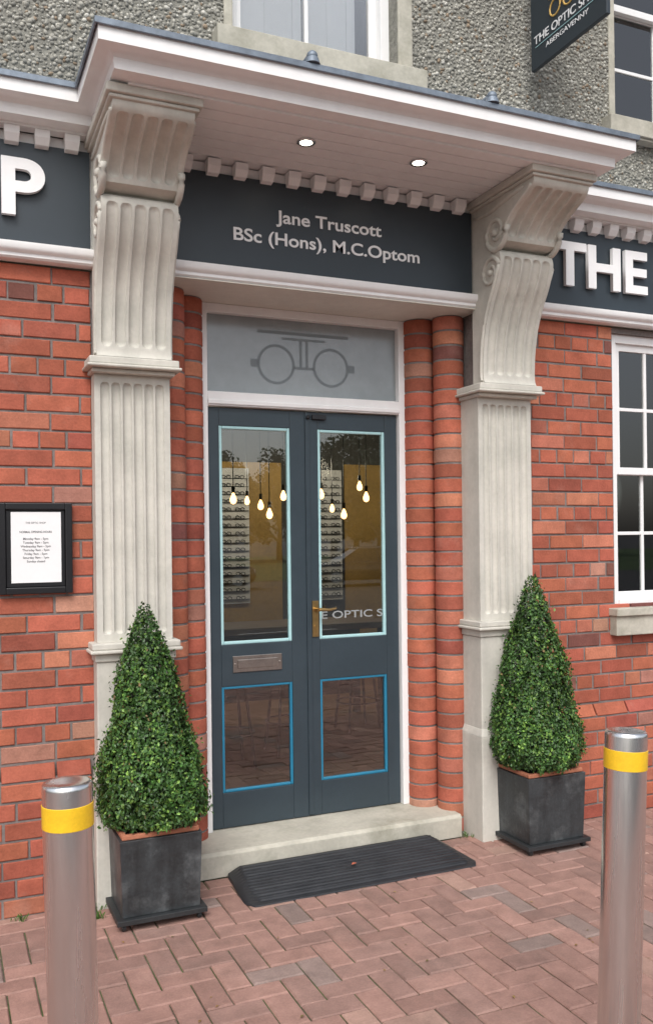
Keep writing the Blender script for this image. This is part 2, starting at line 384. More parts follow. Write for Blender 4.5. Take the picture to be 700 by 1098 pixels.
for i,(a,b) in enumerate(((-4.05,.66),(.95,2.66),(2.95,8.05))):
    B.append(sweep([(a,-.035),(b,-.035)],mp).build('sign_moulding','white',angle=35))
mb=MB(); mb.box(.955,2.69,-.06,.40,2.851,2.8555); mb.box(.96,2.68,.0,.298,2.857,2.93); B.append(mb.build('entrance_soffit','cream'))
mb=MB()
for x in(1.54,2.12):
    mb.lathe(x,-.40,[(.030,3.4235),(.042,3.4235),(.045,3.4195),(.040,3.4165),(.030,3.4185)],n=24)
dl=mb.build('downlight_rings','steel',smooth=True); B.append(dl)
mb=MB()
for x in(1.54,2.12): mb.cyl(x,-.40,3.4185,3.4215,.0285,n=24)
B.append(mb.build('downlight_lenses','spot'))

# ------------------------------------------------------------ pilasters
def relief(name,x0,x1,prof,yb,n,margin,depth,ranges,mat='stone',cols=9):
    w=(x1-x0-2*margin)/n; a=w*.40
    xs=[x0]
    for i in range(n):
        c=x0+margin+w*(i+.5)
        xs+= [c-a*1.02]+[c-a*math.cos(math.pi*k/cols) for k in range(1,cols)]+[c+a*1.02]
    xs.append(x1)
    P=[Vector(p) for p in prof]; S=[0]
    for i in range(1,len(P)): S.append(S[-1]+(P[i]-P[i-1]).length)
    ss=set(S)
    for (s0,s1) in ranges:
        for k in range(0,9):
            t=a*(1-math.cos(math.pi/2*k/8)); ss.add(s0+t); ss.add(s1-t)
        m=max(2,int((s1-s0)/.03))
        for k in range(m+1): ss.add(s0+(s1-s0)*k/m)
    ss=sorted(s for s in ss if 0<=s<=S[-1]+1e-9)
    out=[ss[0]]
    for s in ss[1:]:
        if s-out[-1]>5e-4: out.append(s)
    ss=out
    def at(s):
        for i in range(1,len(S)):
            if s<=S[i]+1e-9:
                t=(s-S[i-1])/(S[i]-S[i-1]); return P[i-1].lerp(P[i],max(0,min(1,t)))
        return P[-1]
    V=[];F=[];nx=len(xs)
    for s in ss:
        p=at(s); q=at(min(s+.004,S[-1])); q0=at(max(s-.004,0)); d=(q-q0).normalized()
        nrm=Vector((-d.y,d.x))
        if nrm.x<0: nrm=-nrm
        for x in xs:
            g=0
            for i in range(n):
                c=x0+margin+w*(i+.5); dx=abs(x-c)
                if dx<a:
                    for s0,s1 in ranges:
                        if s0<s<s1:
                            dz=max(0,(s0+a)-s,s-(s1-a)); r=math.hypot(dx,dz)/a
                            if r<1: g=depth*math.sqrt(1-r*r)
            V.append((x,p.x+nrm.x*g,p.y+nrm.y*g))
    m=len(ss)
    for j in range(m-1):
        for i in range(nx-1): F.append((j*nx+i,(j+1)*nx+i,(j+1)*nx+i+1,j*nx+i+1))
    o=len(V)
    for s in ss:
        p=at(s); V.append((x0,yb,p.y)); V.append((x1,yb,p.y))
    for j in range(m-1):
        F.append((j*nx,o+2*j,o+2*j+2,(j+1)*nx)); F.append(((j+1)*nx-1,(j+2)*nx-1,o+2*j+3,o+2*j+1))
    F.append(tuple(range(nx))+(o+1,o)); F.append(tuple((m-1)*nx+i for i in range(nx))[::-1]+(o+2*m-2,o+2*m-1))
    b=MB(); b.add(V,F); return b.build(name,mat,angle=38)
def smoothcurve(pts,k=6):
    out=[];n=len(pts)
    for i in range(n-1):
        p0=Vector(pts[max(i-1,0)]);p1=Vector(pts[i]);p2=Vector(pts[i+1]);p3=Vector(pts[min(i+2,n-1)])
        for j in range(k):
            t=j/k; out.append(.5*((2*p1)+(p2-p0)*t+(2*p0-5*p1+4*p2-p3)*t*t+(3*p1-p0-3*p2+p3)*t**3))
    out.append(Vector(pts[-1])); return [tuple(p) for p in out]
upper=smoothcurve([(-.585,3.372),(-.572,3.338),(-.515,3.305),(-.440,3.270),(-.378,3.225),(-.338,3.178),(-.325,3.142)])
fold=[(-.295,3.130),(-.242,3.126),(-.238,3.118),(-.268,3.110)]
lower=smoothcurve([(-.288,3.092),(-.296,3.045),(-.262,2.95),(-.205,2.85),(-.160,2.74),(-.135,2.62),(-.128,2.52),(-.130,2.47),(-.142,2.445)])
BP=upper+fold+lower
def slen(a): return sum((Vector(a[i+1])-Vector(a[i])).length for i in range(len(a)-1))
s_u=slen(upper); s_f=slen(upper+fold+lower[:1]); s_t=slen(BP)
for side,(x0,x1) in enumerate(((.64,.98),(2.65,2.99))):
    parts=[]
    yf=-.08
    parts.append(relief('fluted_shaft',x0,x1,[(yf,2.375),(yf,1.175)],.10,6,.022,.017,[(.035,1.165)]))
    parts.append(relief('console_bracket',x0+.004,x1-.004,BP,-.03,5,.016,.018,[(.045,s_u-.02),(s_f+.02,s_t-.05)]))
    mb=MB()
    mb.box(x0-.025,x1+.025,-.612,-.031,3.386,3.4225)
    mb.box(x0-.012,x1+.012,-.598,-.0325,3.370,3.3855)
    xa,xb=x0,x1
    mb.box(xa-.030,xb+.030,-.150,.10,2.410,2.4430); mb.box(xa-.040,xb+.040,-.162,.101,2.396,2.4095); mb.box(xa-.016,xb+.016,-.122,.099,2.376,2.3955)
    mb.box(xa-.028,xb+.028,-.120,.10,1.145,1.1745); mb.box(xa-.036,xb+.036,-.128,.101,1.128,1.1445); mb.box(xa-.012,xb+.012,-.098,.099,1.090,1.1275)
    mb.box(xa-.004,xb+.004,-.088,.10,.59,1.0895)
    mb.add([(xa-.004,-.088,.60),(xb+.004,-.088,.60),(xb+.018,-.108,.56),(xa-.018,-.108,.56),(xa-.004,.098,.60),(xb+.004,.098,.60),(xb+.018,.098,.56),(xa-.018,.098,.56)],
       [(0,3,2,1),(0,4,7,3),(1,2,6,5),(0,1,5,4)])
    mb.box(xa-.018,xb+.018,-.108,.10,-.02,.56)
    parts.append(mb.build('ledges_and_pedestal','stone',bevel=.006))
    mb=MB()
    for xs_ in (x0+.004,x1-.004):
        def spiral(cy,cz,R,a0,turns,sgn):
            pts=[]
            m=48
            for k in range(m+1):
                t=k/m; r=R*(1-t)**.8+.010; a=a0+sgn*turns*2*math.pi*t
                pts.append((xs_,cy+r*math.cos(a),cz+r*math.sin(a)))
            return pts
        R1=[.016*(1-.45*k/48) for k in range(49)]
        ed=[(xs_,p[0]+.020,p[1]-.0) for p in upper[5:-8]]
        sp=spiral(-.255,3.200,.092,math.pi*.98,1.6,1)
        mb.tube(sp,R1,8)
        mb.tube(ed+[sp[0]],.011,8)
        sp2=spiral(-.205,3.005,.072,math.pi*.90,1.5,-1)
        mb.tube(sp2,[r*.85 for r in R1],8)
        ed=[(xs_,p[0]+.018,p[1]) for p in lower[10:-3]]
        mb.tube([sp2[0]]+ed,.011,8)
        mb.sphere((xs_,-.255,3.200),.022,12); mb.sphere((xs_,-.205,3.005),.018,12)
        mb.tube([(xs_,-.50,3.352),(xs_,-.40,3.345),(xs_,-.30,3.332),(xs_,-.20,3.32),(xs_,-.10,3.325),(xs_,-.05,3.338)],[.008,.012,.013,.012,.009,.006],8)
    parts.append(mb.build('volutes','stone',smooth=True))
    for p in parts: B.append(p)

# ------------------------------------------------------------ sash windows
def window(x0,x1,z0,z1,y,cols,rows,glass='wglass'):
    f=.05; mb=MB()
    mb.box(x0,x0+f,y,y+.1,z0,z1); mb.box(x1-f,x1,y,y+.1,z0,z1); mb.box(x0+f,x1-f,y,y+.1,z1-f,z1); mb.box(x0+f,x1-f,y-.01,y+.1,z0,z0+.045)
    zm=(z0+z1)/2; a,b=x0+f,x1-f
    G=MB()
    for (za,zb,yy) in ((zm-.02,z1-f,y+.020),(z0+.045,zm+.02,y+.055)):
        s=.042
        mb.box(a,a+s,yy,yy+.032,za,zb); mb.box(b-s,b,yy,yy+.032,za,zb); mb.box(a+s,b-s,yy+.001,yy+.031,zb-s,zb); mb.box(a+s,b-s,yy+.001,yy+.031,za,za+s)
        for i in range(1,cols):
            x=a+s+(b-a-2*s)*i/cols; mb.box(x-.010,x+.010,yy+.004,yy+.028,za+s,zb-s)
        for j in range(1,rows):
            z=za+s+(zb-za-2*s)*j/rows; mb.box(a+s,b-s,yy+.006,yy+.026,z-.010,z+.010)
        G.box(a+s,b-s,yy+.014,yy+.016,za+s,zb-s)
    B.append(mb.build('sash_window_frame','white',bevel=.002)); B.append(G.build('window_glass',glass))
window(*WIN_R,.03,6,2); window(*WIN_L,.03,6,2)
window(*WU,.10,2,1,'cglass2'); window(*WU2,.10,2,2); window(*WU3,.10,2,1)
mb=MB()
for (a,b,c,d) in (WU,WU2,WU3):
    mb.box(a-.10,b+.13,-.08,.099,c-.10,c-.0005); mb.box(a-.085,b+.115,-.065,.0,c-.115,c-.1005)
for (a,b,c,d) in(WIN_R,WIN_L): mb.box(a-.05,b+.05,-.075,.029,c-.045,c-.0005); mb.box(a-.04,b+.04,-.055,.02,c-.16,c-.0455)
B.append(mb.build('stone_sills','step',bevel=.005))
mb=MB()
for (a,b,c,d) in (WU,WU2,WU3):
    mb.box(b+.0005,b+.085,-.006,.05,c,d); mb.box(a-.045,a-.0005,-.006,.05,c,d)
B.append(mb.build('window_surrounds','step',bevel=.006))
# interior white shutters behind upper window
mb=MB()
a,b,c,d=WU
for (p,q) in ((a+.055,1.765),(1.775,b-.16)):
    mb.box(p,p+.05,.188,.205,c,d); mb.box(q-.05,q,.188,.205,c,d); mb.box(p+.05,q-.05,.196,.204,c,d)
    mb.box(p+.05,q-.05,.1885,.1955,c+.02,c+.08)
    mb.box((p+q)/2-.014,(p+q)/2+.014,.189,.1955,c+.0801,d)
B.append(mb.build('shutters','letter',bevel=.002))
mb=MB(); mb.box(-4,8,.9,.92,3.29,6.2); B.append(mb.build('upper_room_dark_sheet','dark'))  # added dark sheet that keeps the upper rooms dark behind the glass

# ------------------------------------------------------------ entrance doors
D0,D1,DM=1.276,2.383,1.824; Y=.345; Zb,Zt=.125,2.318
mb=MB()
mb.box(1.236,D0-.002,Y-.03,Y+.09,.121,2.850); mb.box(D1+.002,2.426,Y-.03,Y+.09,.121,2.850)
mb.box(D0-.002,D1+.002,Y-.029,Y+.089,2.322,2.396); mb.box(D0-.002,D1+.002,Y-.029,Y+.089,2.806,2.850)
mb.box(D0-.002,D1+.002,Y-.038,Y-.0295,2.330,2.352)
B.append(mb.build('door_frame','white',bevel=.003))
mb=MB(); mb.box(D0,D1,Y+.01,Y+.018,2.397,2.805); B.append(mb.build('fanlight_glass','frost'))
mb=MB(); yl=Y+.0085
def fring(cx,cz,r,w,n=40):
    V=[];F=[]
    for i in range(n):
        t=2*math.pi*i/n
        V+= [(cx+(r-w/2)*math.cos(t),yl,cz+(r-w/2)*math.sin(t)),(cx+(r+w/2)*math.cos(t),yl,cz+(r+w/2)*math.sin(t))]
    for i in range(n):
        j=(i+1)%n; F.append((2*i,2*i+1,2*j+1,2*j))
    mb.add(V,F)
fring(1.665,2.565,.100,.014); fring(1.985,2.565,.100,.014)
def fq(a,b,c,d): mb.add([(a,yl,c),(b,yl,c),(b,yl,d),(a,yl,d)],[(0,1,2,3)])
fq(1.56,2.09,2.728,2.744); fq(1.70,1.95,2.700,2.712); fq(1.800,1.814,2.56,2.700); fq(1.836,1.850,2.56,2.700); fq(1.768,1.882,2.545,2.559)
fq(1.522,1.560,2.545,2.585); fq(2.09,2.128,2.545,2.585); 
B.append(mb.build('etched_spectacles_logo','frostlogo'))
def leaf_door(x0,x1,gx0,gx1,nm):
    mb=MB(); t=.045; y0,y1=Y,Y+t
    mb.box(x0,gx0,y0,y1,Zb,Zt); mb.box(gx1,x1,y0,y1,Zb,Zt)
    for a,b in((Zb,.307),(.860,1.079),(2.224,Zt)): mb.box(gx0,gx1,y0+.0008,y1-.0008,a,b)
    o=[mb.build(nm,'door',bevel=.003)]
    for (a,b,mt,w) in((1.079,2.224,'aqua',.016),(.307,.860,'blue',.014)):
        m2=MB(); yy=y0+.004
        m2.box(gx0,gx0+w,yy,yy+.022,a,b); m2.box(gx1-w,gx1,yy,yy+.022,a,b); m2.box(gx0+w,gx1-w,yy+.0005,yy+.0215,a,a+w); m2.box(gx0+w,gx1-w,yy+.0005,yy+.0215,b-w,b)
        o.append(m2.build('glazing_bead',mt,bevel=.004))
        m3=MB(); m3.box(gx0+w,gx1-w,y0+.018,y0+.022,a+w,b-w); o.append(m3.build('door_glass','glass'))
    return o
B+=leaf_door(D0+.001,DM-.0015,1.340,1.735,'left_leaf'); B+=leaf_door(DM+.0015,D1-.001,1.897,2.306,'right_leaf')
mb=MB(); mb.box(DM-.003,DM+.022,Y-.008,Y-.0005,Zb+.01,Zt-.005)
B.append(mb.build('meeting_bead','door',bevel=.002))
mb=MB()
mb.box(1.400,1.672,Y-.006,Y-.0002,.932,1.018); mb.box(1.425,1.647,Y-.011,Y-.0062,.952,.998); mb.cyl(1.412,.975,Y-.010,Y-.0062,.006,n=12,axis='y'); mb.cyl(1.660,.975,Y-.010,Y-.0062,.006,n=12,axis='y')
B.append(mb.build('letter_plate','bronze',bevel=.002))
mb=MB()
mb.box(1.852,1.888,Y-.007,Y-.0003,1.095,1.290); mb.cyl(1.870,1.245,Y-.055,Y-.007,.009,n=16,axis='y')
mb.tube([(1.870,Y-.055,1.245),(1.890,Y-.058,1.246),(1.930,Y-.056,1.242),(1.972,Y-.052,1.248)],[.010,.009,.008,.006],10)
mb.cyl(1.870,1.150,Y-.011,Y-.007,.010,n=16,axis='y'); mb.box(1.868,1.872,Y-.0125,Y-.0112,1.133,1.150)
B.append(mb.build('door_handle','brass',angle=40))
mb=MB(); mb.box(1.86,1.94,Y-.022,Y-.0003,2.275,2.300); mb.sphere((1.835,Y-.016,2.285),.012,10); B.append(mb.build('door_catch','black',bevel=.002))
B.append(text('glass_lettering','E OPTIC S','vinyl',2.10,Y+.0165,1.205,w=.375,h=.040,off=.012,ext=.0003))
# step
mb=MB()
mb.add([(1.10,.025,0),(2.585,.025,0),(2.585,.42,0),(1.10,.42,0),(1.10,.022,.105),(2.585,.022,.105),(1.10,.037,.12),(2.585,.037,.12),(2.585,.42,.12),(1.10,.42,.12)],
  [(0,1,5,4),(4,5,7,6),(6,7,8,9),(0,4,6,9,3),(1,2,8,7,5)])
B.append(mb.build('stone_doorstep','step',bevel=.004))
group('shop_building',B)

# ------------------------------------------------------------ fascia signs
def fsign(x0,x1,parts):
    mb=MB(); mb.box(x0,x1,-.045,-.0305,2.9355,3.37); o=mb.build('board','sign',bevel=.002); group('fascia_sign',[o]+parts)
def letters3d(body,x,w,al):
    return text('letters',body,'letter',x,-.064,3.150,w=w,h=.235,ext=.012,off=.028,align=al)
t1=text('line_1','Jane Truscott','letter',1.815,-.0475,3.200,w=.575,h=.060,off=.016,ext=.0015)
t2=text('line_2','BSc (Hons), M.C.Optom','letter',1.812,-.0475,3.090,w=1.015,h=.060,off=.016,ext=.0015)
fsign(.985,2.645,[t1,t2])
fsign(-3.9,.637,[letters3d('THE OPTIC SHOP',.435,2.90,'RIGHT')])
fsign(2.993,7.9,[letters3d('THE OPTIC SHOP',3.165,2.90,'LEFT')])

# ------------------------------------------------------------ hanging sign
SX=3.02; mb=MB(); mb.box(SX-.012,SX+.012,-.70,-.10,4.175,4.90); h=[mb.build('panel','sign',bevel=.003)]
mb=MB(); mb.tube([(SX,.03,4.96),(SX,-.78,4.96)],.014,10); mb.sphere((SX,-.79,4.96),.024,12); mb.box(SX-.04,SX+.04,-.012,.004,4.86,5.06)
mb.tube([(SX,-.22,4.96),(SX,-.22,4.90)],.006,6); mb.tube([(SX,-.60,4.96),(SX,-.60,4.90)],.006,6); mb.tube([(SX,0,5.25),(SX,-.5,4.97)],.008,8)
h.append(mb.build('iron_bracket','black',smooth=True))
for sx,ry in((SX-.0135,-90),(SX+.0135,90)):
    h.append(text('name','THE OPTIC SHOP','letter',sx,-.40,4.325,w=.54,h=.044,rot=(90,0,ry),off=.010,ext=.001))
    h.append(text('town','ABERGAVENNY','letter',sx,-.40,4.258,w=.34,h=.026,rot=(90,0,ry),ext=.001))
    mb=MB()
    for cy in(-.31,-.42):
        mb.tube([(sx,cy+.042*math.cos(t*math.pi/16),4.420+.042*math.sin(t*math.pi/16)) for t in range(32)],.005,6,closed=True)
    mb.tube([(sx,-.26,4.485),(sx,-.47,4.485)],.004,6); mb.tube([(sx,-.365,4.485),(sx,-.365,4.42)],.004,6)
    h.append(mb.build('spectacles_logo','gold',smooth=True))
    mb=MB(); mb.box(sx-.001,sx+.001,-.66,-.14,4.288,4.291); h.append(mb.build('rule','aqua'))
group('hanging_sign',h)

# ------------------------------------------------------------ notice frame
mb=MB(); x0,x1,z0,z1=.235,.545,1.40,1.80
yf=-.035
for a,b,c,d in((x0,x0+.030,z0,z1),(x1-.030,x1,z0,z1),(x0+.03,x1-.03,z0,z0+.03),(x0+.03,x1-.03,z1-.03,z1)): mb.box(a,b,yf,-.003,c,d)
mb.box(x0+.03,x1-.03,yf+.012,-.004,z0+.03,z1-.03)
nb=[mb.build('frame','black',bevel=.004)]
mb=MB(); mb.box(x0+.052,x1-.048,yf+.0095,yf+.0118,z0+.05,z1-.04); nb.append(mb.build('paper_sheet','paper'))
cx=(x0+x1)/2
nb.append(text('heading','THE OPTIC SHOP','ink',cx,yf+.009,1.712,w=.085,h=.008,ext=.0002))
nb.append(text('subheading','NORMAL OPENING HOURS','ink',cx,yf+.009,1.672,w=.135,h=.009,ext=.0002,off=.01))
days=['Monday 9am - 5pm','Tuesday 9am - 5pm','Wednesday 9am - 5pm','Thursday 9am - 5pm','Friday 9am - 5pm','Saturday 9am - 1pm','Sunday closed']
for i,d in enumerate(days): nb.append(text('hours_line',d,'ink',cx,yf+.009,1.642-i*.0165,h=.0095,ext=.0002,off=.008))
group('notice_frame',nb)

# ------------------------------------------------------------ bollards
for (bx,by,H,lx,ly) in ((.272,-1.926,1.062,-.014,0),(1.775,-2.138,1.078,.048,0)):
    r=.0585; mb=MB()
    mb.lathe(0,0,[(r,-.05),(r,H-.014),(r-.001,H-.006),(r-.004,H-.002),(r-.010,H),(r*.5,H+.001),(.001,H+.001)],n=48); o1=mb.build('post','steel',angle=40)
    mb=MB(); mb.lathe(0,0,[(r,H-.106),(r+.0014,H-.105),(r+.0014,H-.052),(r,H-.051)],n=48); o2=mb.build('reflective_band','yellow',angle=40)
    mb=MB(); mb.lathe(0,0,[(r+.03,.0),(r+.03,.006),(r+.002,.009)],n=32); o3=mb.build('collar','steel',angle=40)
    e=group('bollard',[o1,o2,o3]); e.location=(bx-lx*H,by,0); e.rotation_euler=(0,math.atan(lx),0)

# ------------------------------------------------------------ planters
def topiary(cx,cy,zb,zt,R,seed,lean=0,n=32000):
    r=np.random.default_rng(seed)
    t=1-np.sqrt(r.uniform(0,1,int(n*1.0))); t=np.clip(t,0,.995)
    th=r.uniform(0,2*np.pi,n)
    def rad(t): return R*(np.power(1-t,.84))*(1-.30*np.exp(-t/.05))+.014
    lump=1+.065*np.sin(2*th+seed+7*t)+.05*np.sin(5*th-14*t+seed)+.045*np.sin(11*th+27*t)+.035*np.sin(19*th-47*t+2*seed)+.05*np.sin(16*t+seed)
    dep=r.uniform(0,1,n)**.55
    spr=(r.uniform(0,1,n)>.94)*r.uniform(0,.034,n)
    rr=rad(t)*lump*(.74+.29*dep)+spr
    z=zb+(zt-zb)*t+r.normal(0,.008,n)
    P=np.stack([cx+lean*t+rr*np.cos(th),cy+rr*np.sin(th),z],1)
    nrm=np.stack([np.cos(th),np.sin(th),.45+0*th],1)+r.normal(0,.6,(n,3)); nrm/=np.linalg.norm(nrm,axis=1)[:,None]
    up=np.stack([np.cos(th)*.5,np.sin(th)*.5,1+0*th],1)+r.normal(0,.6,(n,3))
    a=up-nrm*np.sum(up*nrm,1)[:,None]; a/=np.linalg.norm(a,axis=1)[:,None]; b=np.cross(nrm,a)
    L=r.uniform(.0055,.0115,(n,1)); W=L*r.uniform(.5,.68,(n,1))
    V=np.stack([P-a*L,P-a*L*.1+b*W+nrm*W*.25,P+a*L,P-a*L*.1-b*W+nrm*W*.25],1).reshape(-1,3)
    F=np.arange(4*n).reshape(n,4)
    me=bpy.data.meshes.new('leaves'); me.from_pydata(V.tolist(),[],F.tolist())
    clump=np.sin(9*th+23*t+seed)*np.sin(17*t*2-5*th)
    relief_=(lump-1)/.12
    k=(.16+.84*dep**1.5)*r.uniform(.65,1.25,n)*(1+.22*clump)*(1+.28*np.clip(relief_,-1,1)); young=(r.uniform(0,1,n)<.20+.15*clump)&(dep>.5)  # deeper and hollow leaves darker: crown shade put into leaf colour
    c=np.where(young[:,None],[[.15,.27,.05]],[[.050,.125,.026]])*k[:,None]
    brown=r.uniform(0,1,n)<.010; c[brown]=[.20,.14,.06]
    c=np.repeat(np.hstack([c,np.ones((n,1))]),4,axis=0)
    at=me.color_attributes.new('Col','FLOAT_COLOR','POINT'); at.data.foreach_set('color',c.astype(np.float32).ravel())
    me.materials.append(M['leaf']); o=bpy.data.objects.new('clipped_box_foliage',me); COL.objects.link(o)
    mb=MB(); mb.lathe(cx+lean*.3,cy,[(R*.40,zb-.02),(R*.58,zb+.05),(R*.60,zb+.1),(R*.34,zb+(zt-zb)*.5),(.012,zt-.14)],n=24); co=mb.build('dark_core','core',smooth=True)  # solid dark cone standing in for shade between the leaves
    mb=MB(); mb.cyl(cx,cy,zb-.1,zb+.3,.018,n=10); st=mb.build('stem','bark')
    return [o,co,st]
def planter(cx,cy,s,hh,zt,R,seed,lean):
    mb=MB(); b=s/2-.022; t=s/2-.012; z0,z1=.052,hh
    w=.022
    def fr(k,z): return [(cx-k,cy-k,z),(cx+k,cy-k,z),(cx+k,cy+k,z),(cx-k,cy+k,z)]
    V=fr(b,z0)+fr(t,z1)+fr(t-w,z1)+fr(t-w,z1-.06)
    F=[(3,2,1,0)]+[(i,(i+1)%4,4+(i+1)%4,4+i) for i in range(4)]+[(4+i,4+(i+1)%4,8+(i+1)%4,8+i) for i in range(4)]+[(8+i,8+(i+1)%4,12+(i+1)%4,12+i) for i in range(4)]
    mb.add(V,F); o=[mb.build('planter_box','slate',bevel=.003)]
    mb=MB(); k=s/2+.004; mb.box(cx-k,cx+k,cy-k,cy+k,.030,.0515)
    for dx in(-1,1):
        for dy in(-1,1):
            mb.cyl(cy+dy*(k-.03),.0155,cx+dx*(k-.03)-.009,cx+dx*(k-.03)+.009,.0155,n=16,axis='x')
    o.append(mb.build('base_with_castors','blackrim',bevel=.002))
    mb=MB(); q=t-.010; zz=z1+.0005
    for a_,b_,c_,d_ in((-q,q,-q,-q+.022),(-q,q,q-.022,q),(-q,-q+.022,-q+.0221,q-.0221),(q-.022,q,-q+.0221,q-.0221)): mb.box(cx+a_,cx+b_,cy+c_,cy+d_,zz,zz+.022)
    o.append(mb.build('terracotta_liner','terra',bevel=.005))
    mb=MB(); mb.box(cx-q+.023,cx+q-.023,cy-q+.023,cy+q-.023,z1-.055,z1+.008); o.append(mb.build('soil','soil'))
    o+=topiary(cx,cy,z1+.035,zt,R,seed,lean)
    group('potted_topiary',o)
planter(.850,-.205,.375,.375,1.350,.258,3,-.025)
planter(2.905,-.205,.385,.390,1.425,.265,5,-.01)

# ------------------------------------------------------------ ramp mat
mb=MB()
xa,xb,ya,yb=1.235,2.440,-.375,.012
def mz(x,y):
    t=min(max((y-ya)/(.34),0),1); z=.006+.040*t
    e=min(x-xa,xb-x); z=min(z,.006+max(0,e)*.5); return z
nx=60; ys=[];y=ya
while y<yb-1e-6: ys.append(y); y+=.0035
ys.append(yb)
V=[];F=[]
for j,y in enumerate(ys):
    inset=.05*max(0,1-(y-ya)/.05)*.6
    cut=.03*max(0,(y-ya)/(yb-ya)-.2)
    for i in range(nx+1):
        f=i/nx; x=xa+inset+cut+(xb-xa-2*inset-2*cut)*f
        c_=math.cos((y-ya)/.0275*2*math.pi); g=0
        if .045<f<.955 and y>ya+.03 and y<yb-.02: g=.0065*min(1,max(0,.5+1.1*c_))
        V.append((x,y,mz(x,y)+g))
for j in range(len(ys)-1):
    for i in range(nx): F.append((j*(nx+1)+i,j*(nx+1)+i+1,(j+1)*(nx+1)+i+1,(j+1)*(nx+1)+i))
o=len(V); m=nx+1
for i in range(m): V.append((V[i][0],V[i][1]-.003,0))
for i in range(nx): F.append((i,o+i,o+i+1,i+1))
o2=len(V)
for j in range(len(ys)): V.append((V[j*m][0]-.003,V[j*m][1],0)); V.append((V[j*m+nx][0]+.003,V[j*m+nx][1],0))
for j in range(len(ys)-1):
    F.append((j*m,(j+1)*m,o2+2*j+2,o2+2*j)); F.append((j*m+nx,o2+2*j+1,o2+2*j+3,(j+1)*m+nx))
mb.add(V,F); mb.build('rubber_threshold_ramp','rubber',angle=50)

# ------------------------------------------------------------ paving
w=.1035
def pcol():
    r=random.random(); k=random.uniform(.86,1.12)
    c=(.335,.200,.165) if r<.6 else ((.30,.185,.155) if r<.88 else ((.265,.195,.172) if r<.95 else (.37,.235,.19)))
    return tuple(a*k for a in c)
def paver(mb,x0,x1,y0,y1):
    g=.0028;b=.005; z=random.uniform(-.002,.002); tx=random.uniform(-.0014,.0014); ty=random.uniform(-.0014,.0014)
    x0+=g;x1-=g;y0+=g;y1-=g
    mb.add([(x0,y0,-.03),(x1,y0,-.03),(x1,y1,-.03),(x0,y1,-.03),(x0,y0,z-.005),(x1,y0,z-.005),(x1,y1,z-.005),(x0,y1,z-.005),
        (x0+b,y0+b,z-tx-ty),(x1-b,y0+b,z+tx-ty),(x1-b,y1-b,z+tx+ty),(x0+b,y1-b,z-tx+ty)],
        [(8,9,10,11),(4,5,9,8),(5,6,10,9),(6,7,11,10),(7,4,8,11),(0,1,5,4),(1,2,6,5),(2,3,7,6),(3,0,4,7)],pcol())
mb=MB()
Ym=.02
for i in range(-64,100):
    for j in range(-60,1):
        k=(i-j)%4; x=i*w; y=Ym+j*w
        if k==0: 
            if y+w<=Ym+.001: paver(mb,x,x+2*w,y,y+w)
        elif k==3:
            if y+2*w<=Ym+.001: paver(mb,x,x+w,y,y+2*w)
            elif y+w<=Ym+.001: paver(mb,x,x+w,y,y+w)
pav=mb.build('blocks','paver')
mb=MB(); mb.box(-6.8,10.6,-6.25,.45,-.10,-.0085); jt=mb.build('jointing_bed','joint')
group('pavement',[pav,jt])
mb=MB(); x=-30
while x<40: mb.box(x+.003,x+.912,-6.40,-6.255,-.2,.004); x+=.915
mb.build('kerb','kerb',bevel=.012)
mb=MB(); mb.box(-60,70,-15,-6.405,-.14,-.12); mb.build('road','asphalt')
mb=MB()
x=-30
while x<50: mb.add([(x,-10.8,-.116),(x+2,-10.8,-.116),(x+2,-10.7,-.116),(x,-10.7,-.116)],[(0,1,2,3)]); x+=5
mb.build('road_marking','line')
mb=MB(); mb.add([(-700,-700,-.15),(700,-700,-.15),(700,700,-.15),(-700,700,-.15)],[(0,1,2,3)]); mb.build('ground','asphalt')
mb=MB(); mb.add([(-80,-80,-.142),(110,-80,-.142),(110,-30,-.142),(-80,-30,-.142)],[(0,1,2,3)]); mb.build('grass','grass')
# fallen leaves / weeds
mb=MB()
def lf(x,y,z,s,a,col):
    c,q=math.cos(a),math.sin(a)
    P=[(-1,0,.1),(0,.5,.35),(1,0,.05),(0,-.5,.3)]
    mb.add([(x+s*(p[0]*c-p[1]*q),y+s*(p[0]*q+p[1]*c),z+s*p[2]) for p in P],[(0,1,2,3)],col)
lf(1.83,-.20,.044,.020,.4,(.45,.13,.08))
for i in range(36): lf(random.uniform(.2,3.6),random.uniform(-1.5,-.1),.004,random.uniform(.006,.013),random.uniform(0,6),random.choice([(.25,.15,.05),(.16,.12,.05),(.3,.2,.07)]))
mb.build('fallen_leaves','leaf')
mb=MB()
for (x,y,n) in ((.60,-.19,60),(.62,-.10,30),(1.05,.0,12),(3.3,-.06,22),(3.15,-.06,10),(2.62,.0,12),(.3,-.07,20),(3.6,-.06,16)):
    for i in range(n):
        a=random.uniform(0,6.28); l=random.uniform(.012,.038); px=x+random.gauss(0,.018); py=y+random.gauss(0,.010); dx,dy=math.cos(a)*l*.6,math.sin(a)*l*.6
        s=.004; mb.add([(px-s*dy/l,py+s*dx/l,-.003),(px+s*dy/l,py-s*dx/l,-.003),(px+dx*.6+s*dy/l*1.5,py+dy*.6,l*.8),(px+dx,py+dy,l)],[(0,1,2),(1,3,2)],(.07,.15,.03))
mb.build('weeds','leaf')

